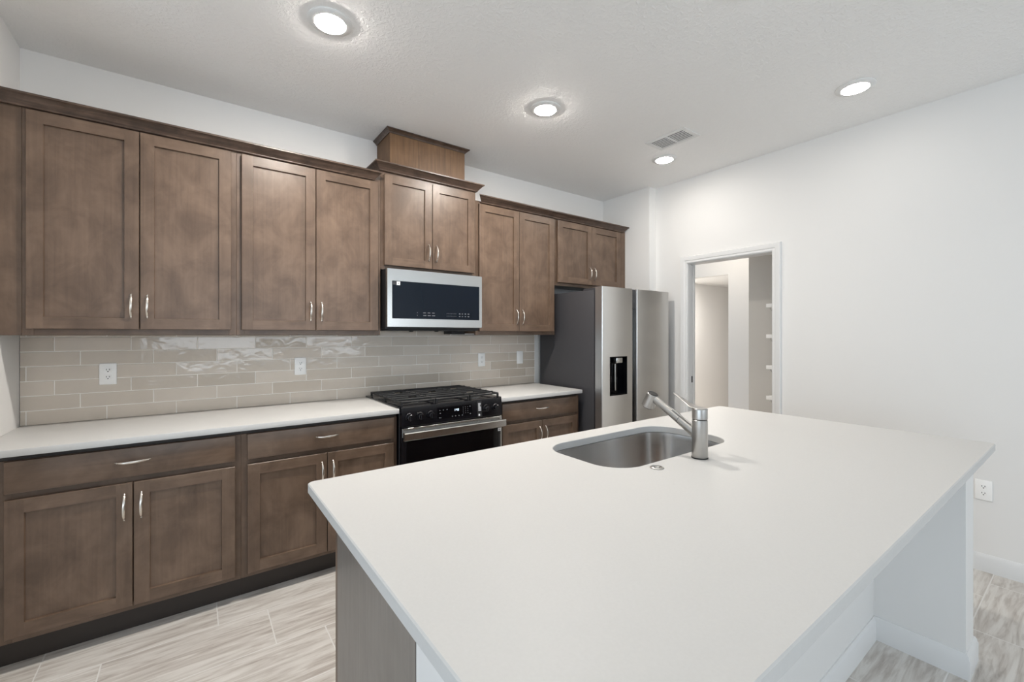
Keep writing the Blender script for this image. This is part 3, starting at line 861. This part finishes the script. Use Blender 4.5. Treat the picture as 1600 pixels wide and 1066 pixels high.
# dispenser
hx0, hx1, hz0, hz1 = DH
b = BM()
e = 0.0006
box(b, hx0+e, hx1-e, -0.7735, -0.7725, hz0+e, hz1-e); box(b, hx0+e, hx0+0.003, -0.8262, -0.7736, hz0+e, hz1-e); box(b, hx1-0.003, hx1-e, -0.8262, -0.7736, hz0+e, hz1-e)
box(b, hx0+0.003, hx1-0.003, -0.8262, -0.7736, hz1-0.006, hz1-e); box(b, hx0+0.003, hx1-0.003, -0.8262, -0.7736, hz0+e, hz0+0.012)
dp = obj('dispenser', b, M_glass, d1, label='black water and ice dispenser recess')
b = BM(); box(b, 3.575, 3.655, -0.822, -0.785, 1.135, 1.184, 0.008, 3); obj('spout', b, M_steel, dp, label='silver dispenser spout')
b = BM(); box(b, 3.590, 3.604, -0.792, -0.780, 0.90, 1.13, 0.003, 1); obj('lever', b, M_steel, dp)
b = BM(); box(b, 3.505, 3.535, -0.7745, -0.7736, 0.97, 1.12); obj('control_strip', b, M_case, dp)

# ------------------------------------------------------------------ island
IX0, IX1, IY0, IY1 = 0.997, 3.465, -2.968, -1.762
SX0, SX1, SY0, SY1 = 1.864, 2.643, -2.276, -1.868
def island_top():
    b = BM()
    o0 = rrect(IX0, IX1, IY0, IY1, 0.018, 5); c = ((IX0+IX1)/2, (IY0+IY1)/2)
    o1 = [(x + (0.003 if x < c[0] else -0.003), y + (0.003 if y < c[1] else -0.003)) for x, y in o0]
    s0 = rrect(SX0, SX1, SY0, SY1, 0.125, 12); sc_ = ((SX0+SX1)/2, (SY0+SY1)/2)
    s1 = [(x + (-0.002 if x < sc_[0] else 0.002), y + (-0.002 if y < sc_[1] else 0.002)) for x, y in s0]
    zt, zb = 0.914, 0.884
    Lt = loop(b, o1, zt); La = loop(b, o0, zt-0.003); Lb = loop(b, o0, zb+0.002); Lc = loop(b, o1, zb)
    St = loop(b, s1, zt); Sa = loop(b, s0, zt-0.002); Sb = loop(b, s0, zb)
    bridge(b, Lt, La); bridge(b, La, Lb); bridge(b, Lb, Lc); bridge(b, Sa, St); bridge(b, Sb, Sa)
    def ed(L): return [b.edges.get((L[i], L[(i+1) % len(L)])) for i in range(len(L))]
    bmesh.ops.triangle_fill(b, use_beauty=True, use_dissolve=False, edges=ed(Lt)+ed(St))
    bmesh.ops.triangle_fill(b, use_beauty=True, use_dissolve=False, edges=ed(Lc)+ed(Sb))
    o = obj('island_countertop', b, M_quartz, None, origin=(c[0], c[1], 0.884))
    tag(o, 'large white quartz island top with a sink cut-out', 'countertop')
island_top()

# undermount sink
b = BM()
specs = [(0.8822, 0.022, 0.14), (0.8822, -0.004, 0.122), (0.860, -0.006, 0.12), (0.74, -0.016, 0.115), (0.715, -0.024, 0.11), (0.702, -0.040, 0.10), (0.696, -0.065, 0.085), (0.692, -0.12, 0.06)]
Ls = []
for z, g_, r_ in specs:
    Ls.append(loop(b, rrect(SX0-g_, SX1+g_, SY0-g_, SY1+g_, r_, 10), z))
for p, q in zip(Ls, Ls[1:]): bridge(b, p, q)
cy_ = (SY0+SY1)/2; cx_ = (SX0+SX1)/2
dr_ = [b.verts.new((cx_ + 0.045*math.cos(2*math.pi*(i+5.5)/44), cy_ + 0.045*math.sin(2*math.pi*(i+5.5)/44), 0.690)) for i in range(44)]
bridge(b, Ls[-1], dr_); b.faces.new(dr_)
sk = obj('bowl', b, M_sink, None)
t = thing('kitchen_sink', 'undermount single-bowl stainless sink in the island', 'sink', (cx_, cy_, 0.69))
for v in sk.data.vertices: v.co -= Vector(t.location)
sk.parent = t
md = sk.modifiers.new('thickness', 'SOLIDIFY'); md.thickness = 0.0012; md.offset = 1.0
b = BM(); lathe(b, (cx_, cy_, 0.6902), [(0.043, 0), (0.043, 0.002), (0.034, 0.003), (0.030, 0.0005), (0.006, 0.001), (0.006, 0.006)], 32); obj('drain', b, M_steel, t)

# faucet
FX, FY, FZ = 2.245, -2.343, 0.914
t = thing('kitchen_faucet', 'brushed steel pull-out faucet standing beside the island sink', 'faucet', (FX, FY, FZ))
b = BM(); lathe(b, (FX, FY, FZ+0.0003), [(0.0295, 0), (0.0295, 0.004)], 40); obj('base_ring', b, M_blackm, t)
b = BM(); lathe(b, (FX, FY, FZ), [(0.028, 0.0045), (0.0285, 0.006), (0.0275, 0.142), (0.0265, 0.1435)], 48); obj('column', b, M_faucet, t)
b = BM(); lathe(b, (FX, FY, FZ), [(0.0255, 0.1437), (0.0255, 0.1465)], 40); obj('joint_ring', b, M_blackm, t)
b = BM(); lathe(b, (FX, FY, FZ), [(0.0268, 0.1468), (0.0275, 0.148), (0.0275, 0.149), (0.0275, 0.182), (0.0273, 0.1840), (0.0250, 0.187), (0.012, 0.189)], 48)
hd = obj('lever_housing', b, M_faucet, t)
b = BM()
sweep(b, [(FX, FY-0.024, 1.098), (FX, FY, 1.1005), (FX, FY+0.028, 1.103), (FX, FY+0.050, 1.114), (FX, FY+0.085, 1.133), (FX, FY+0.108, 1.146)],
      [(0.016, 0.003), (0.024, 0.0045), (0.022, 0.005), (0.015, 0.0045), (0.010, 0.0042), (0.007, 0.0035)], 16, side=(1, 0, 0))
obj('lever', b, M_faucet, hd)
b = BM()
sweep(b, [(FX, FY+0.004, 0.994), (FX, FY+0.03, 1.012), (FX, FY+0.085, 1.045)], [(0.019, 0.021), (0.0185, 0.0195), (0.0165, 0.0170)], 24, side=(1, 0, 0))
obj('spout_arm', b, M_faucet, t)
b = BM()
sweep(b, [(FX, FY+0.086, 1.0455), (FX, FY+0.14, 1.0775), (FX, FY+0.195, 1.110)], [(0.0165, 0.0165), (0.0155, 0.0155), (0.0150, 0.0155)], 24, side=(1, 0, 0))
sweep(b, [(FX, FY+0.060, 1.0465), (FX, FY+0.10, 1.071), (FX, FY+0.125, 1.086)], [(0.004, 0.003), (0.006, 0.007), (0.004, 0.002)], 12, side=(1, 0, 0))
wd_ = obj('spray_wand', b, M_faucet, t)
b = BM()
c0 = Vector((FX, FY+0.206, 1.132)); ax = Vector((0, 0.42, -0.907)).normalized()
cyl(b, c0, c0 + ax*0.060, 0.0235, 0.0268, 32, 0.002)
obj('spray_head', b, M_faucet, wd_)
b = BM(); cyl(b, c0 - ax*0.0025, c0 - ax*0.0002, 0.019, 0.0215, 32); obj('head_cap', b, M_blackm, wd_, label='dark end cap')
b = BM(); cyl(b, c0 + ax*0.0605, c0 + ax*0.063, 0.023, 0.022, 32)
obj('spray_face', b, M_blackm, wd_, label='dark spray face')

# air switch / soap hole cover
b = BM()
lathe(b, (2.009, -2.323, 0.9142), [(0.0235, 0), (0.0235, 0.002), (0.021, 0.004), (0.017, 0.0045), (0.016, 0.002), (0.011, 0.002), (0.0105, 0.0055), (0.006, 0.0065)], 36)
o = obj('air_switch', b, M_faucet, None, origin=(2.009, -2.323, 0.914)); tag(o, 'small round chrome button set in the island top by the sink', 'button')

# island carcass
PX0 = 1.075; PY1 = -1.795; PY0 = -2.414
t = thing('island_cabinet', 'brown island cabinet with a sheen-tinted end panel under the white top', 'cabinet', (2.14, -2.1, 0))
M_endp = wood('end_panel_veneer_with_sheen', 2, (0.17, 0.152, 0.135), (0.195, 0.175, 0.157), (0.22, 0.198, 0.18), rough=0.34, grain=0.12)  # dark brown veneer, its colour lightened and greyed to imitate window sheen
b = BM(); box(b, PX0+0.006, 1.83, PY0, PY1-0.021, 0.114, 0.882); box(b, 2.68, 3.203, PY0, PY1-0.021, 0.114, 0.882)
box(b, 1.83, 2.68, PY0, PY1-0.021, 0.114, 0.60); box(b, 1.83, 2.68, PY0, PY0+0.02, 0.60, 0.882); box(b, 1.83, 2.68, PY1-0.04, PY1-0.021, 0.60, 0.882)
obj('body', b, M_wv, t)
b = BM(); box(b, PX0, PX0+0.0058, PY0+0.001, PY1-0.0215, 0.001, 0.8825); obj('end_panel', b, M_endp, t, label='brown veneer end panel with window sheen in its colour')
b = BM(); box(b, PX0-0.0005, PX0+0.038, PY1-0.021, PY1-0.002, 0.001, 0.8825, 0.001, 1); box(b, PX0+0.038, 3.203, PY1-0.021, PY1-0.002, 0.114, 0.152, mi=1); box(b, PX0+0.038, 3.203, PY1-0.021, PY1-0.002, 0.846, 0.8825, mi=1)
obj('face_frame', b, [M_wv, M_wh], t)
b = BM(); box(b, PX0+0.006, 3.20, PY1-0.085, PY1-0.075, 0.001, 0.113); obj('toe_kick', b, M_toe, t)

# knee wall and wing walls of the island
KY0 = -2.620; WY0 = -2.912
b = BM()
box(b, PX0+0.001, 3.375, KY0, PY0-0.001, 0, 0.883)
box(b, 3.207, 3.375, WY0, KY0, 0, 0.883)
box(b, PX0+0.001, PX0+0.169, WY0, KY0, 0, 0.883)
box(b, 3.2065, 3.375, PY0-0.001, PY1-0.003, 0, 0.883)
struct('wall_island', b, M_wall)
b = BM()
baseboard(b, (PX0+0.169, KY0), (3.207, KY0), (0, -1), -1, -1)
baseboard(b, (3.207, KY0), (3.207, WY0), (-1, 0), -1, 1)
baseboard(b, (3.207, WY0), (3.375, WY0), (0, -1), 1, 1)
baseboard(b, (3.375, WY0), (3.375, PY1-0.003), (1, 0), 1, 0)
baseboard(b, (PX0+0.169, WY0), (PX0+0.169, KY0), (1, 0), 1, -1)
baseboard(b, (PX0+0.001, WY0), (PX0+0.169, WY0), (0, -1), 1, 1)
baseboard(b, (PX0+0.001, PY0-0.002), (PX0+0.001, WY0), (-1, 0), 0, 1)
struct('baseboard_island', b, M_trim, True)

# ------------------------------------------------------------------ ceiling lamps and vent
def lamp(label, x, y, z=ZC, lens=None):
    t = thing('recessed_light', label, 'ceiling light', (x, y, z), 'recessed ceiling lights')
    b = BM(); lathe(b, (x, y, z), [(0.0965, -0.0005), (0.0965, -0.004), (0.091, -0.008), (0.074, -0.011), (0.068, -0.012), (0.066, -0.008), (0.066, -0.0005)], 56); obj('trim_ring', b, M_lamptrim, t)
    b = BM(); lathe(b, (x, y, z), [(0.0655, -0.006), (0.0650, -0.012), (0.056, -0.0155), (0.035, -0.018), (0.012, -0.019)], 48); obj('lens', b, lens or M_lens, t, label='glowing frosted lens')
    return t
lamp('large bright recessed ceiling light above the two left wall cabinets', 1.222, -1.119)
lamp('bright recessed ceiling light between the wooden chase and the vent', 2.535, -1.117)
lamp('bright recessed ceiling light just below the ceiling vent, by the fridge', 3.852, -1.089, lens=M_lens4)
lamp('bright recessed ceiling light nearest the plain right wall', 3.842, -2.376, lens=M_lens3)
lamp('recessed ceiling light over the sink end of the island', 2.535, -2.376, lens=M_lens3)
lamp('recessed ceiling light over the end of the island away from the sink', 1.222, -2.376, lens=M_lens3)
lamp('unseen ceiling light added to brighten the white wall past the pantry', 5.50, -0.55, lens=M_lens2)  # lamp out of view, added to light the white wall beyond the door
lamp('recessed ceiling light in the hall past the pantry', 6.75, 0.45, 2.247, lens=M_lens5)

t = thing('ceiling_vent', 'white ceiling air vent with two banks of dark slots', 'vent', (3.581, -1.335, ZC))
VX0, VX1, VY0, VY1 = 3.477, 3.684, -1.505, -1.178
b = BM()
box(b, VX0, VX0+0.030, VY0, VY1, ZC-0.006, ZC-0.0005, 0.002, 1); box(b, VX1-0.030, VX1, VY0, VY1, ZC-0.006, ZC-0.0005, 0.002, 1)
box(b, VX0+0.030, VX1-0.030, VY0, VY0+0.032, ZC-0.006, ZC-0.0005, 0.002, 1); box(b, VX0+0.030, VX1-0.030, VY1-0.032, VY1, ZC-0.006, ZC-0.0005, 0.002, 1)
box(b, VX0+0.030, VX1-0.030, -1.348, -1.334, ZC-0.006, ZC-0.0005, 0.001, 1)
obj('frame', b, M_lamptrim, t)
b = BM(); box(b, VX0+0.030, VX1-0.030, VY0+0.032, VY1-0.032, ZC-0.0012, ZC-0.0004); obj('duct_opening', b, M_dark, t, label='dark duct opening')
n = 6
for k in range(n):
    x = VX0 + 0.036 + (VX1-VX0-0.066)*(k+0.5)/n
    b = BM()
    for ya, yb in ((VY0+0.0325, -1.3485), (-1.3335, VY1-0.0325)):
        v = [b.verts.new(p) for p in ((x+0.0042, ya, ZC-0.0058), (x-0.0036, ya, ZC-0.0018), (x-0.0042, ya, ZC-0.0024), (x+0.0036, ya, ZC-0.0064))]
        u = [b.verts.new((p.co.x, yb, p.co.z)) for p in v]
        bridge(b, v, u); b.faces.new(v[::-1]); b.faces.new(u)
    obj('slat', b, M_lamptrim, t)

# ------------------------------------------------------------------ pantry shelves
for k, (z, nm) in enumerate(((1.645, 'topmost'), (1.368, 'second from the top'), (1.088, 'third from the top'), (0.812, 'lowest'))):
    t = thing('wire_shelf', 'white wire pantry shelf end past the door casing, %s of four' % nm, 'shelf', (5.05, -1.95, z), 'wire shelves in the pantry')
    b = BM(); Y0, Y1 = -2.6, -1.428
    box(b, 4.895, 4.905, Y0, Y1, z-0.024, z+0.010, 0.002, 1)
    box(b, 5.190, 5.198, Y0, Y1, z-0.006, z+0.004, 0.001, 1); box(b, 5.04, 5.046, Y0, Y1, z-0.006, z, 0.001, 1)
    box(b, 4.905, 5.190, Y1-0.03, Y1, z-0.016, z+0.006, 0.001, 1)
    for i in range(40):
        y = Y0 + 0.02 + (Y1-Y0-0.06)*i/39
        box(b, 4.900, 5.194, y-0.0015, y+0.0015, z+0.0045, z+0.0075)
    obj('wire_deck', b, M_plastic, t)
    b = BM(); sweep(b, [(5.194, Y1-0.02, z-0.20), (4.915, Y1-0.02, z-0.022)], [0.005, 0.005], 8); obj('brace', b, M_plastic, t)
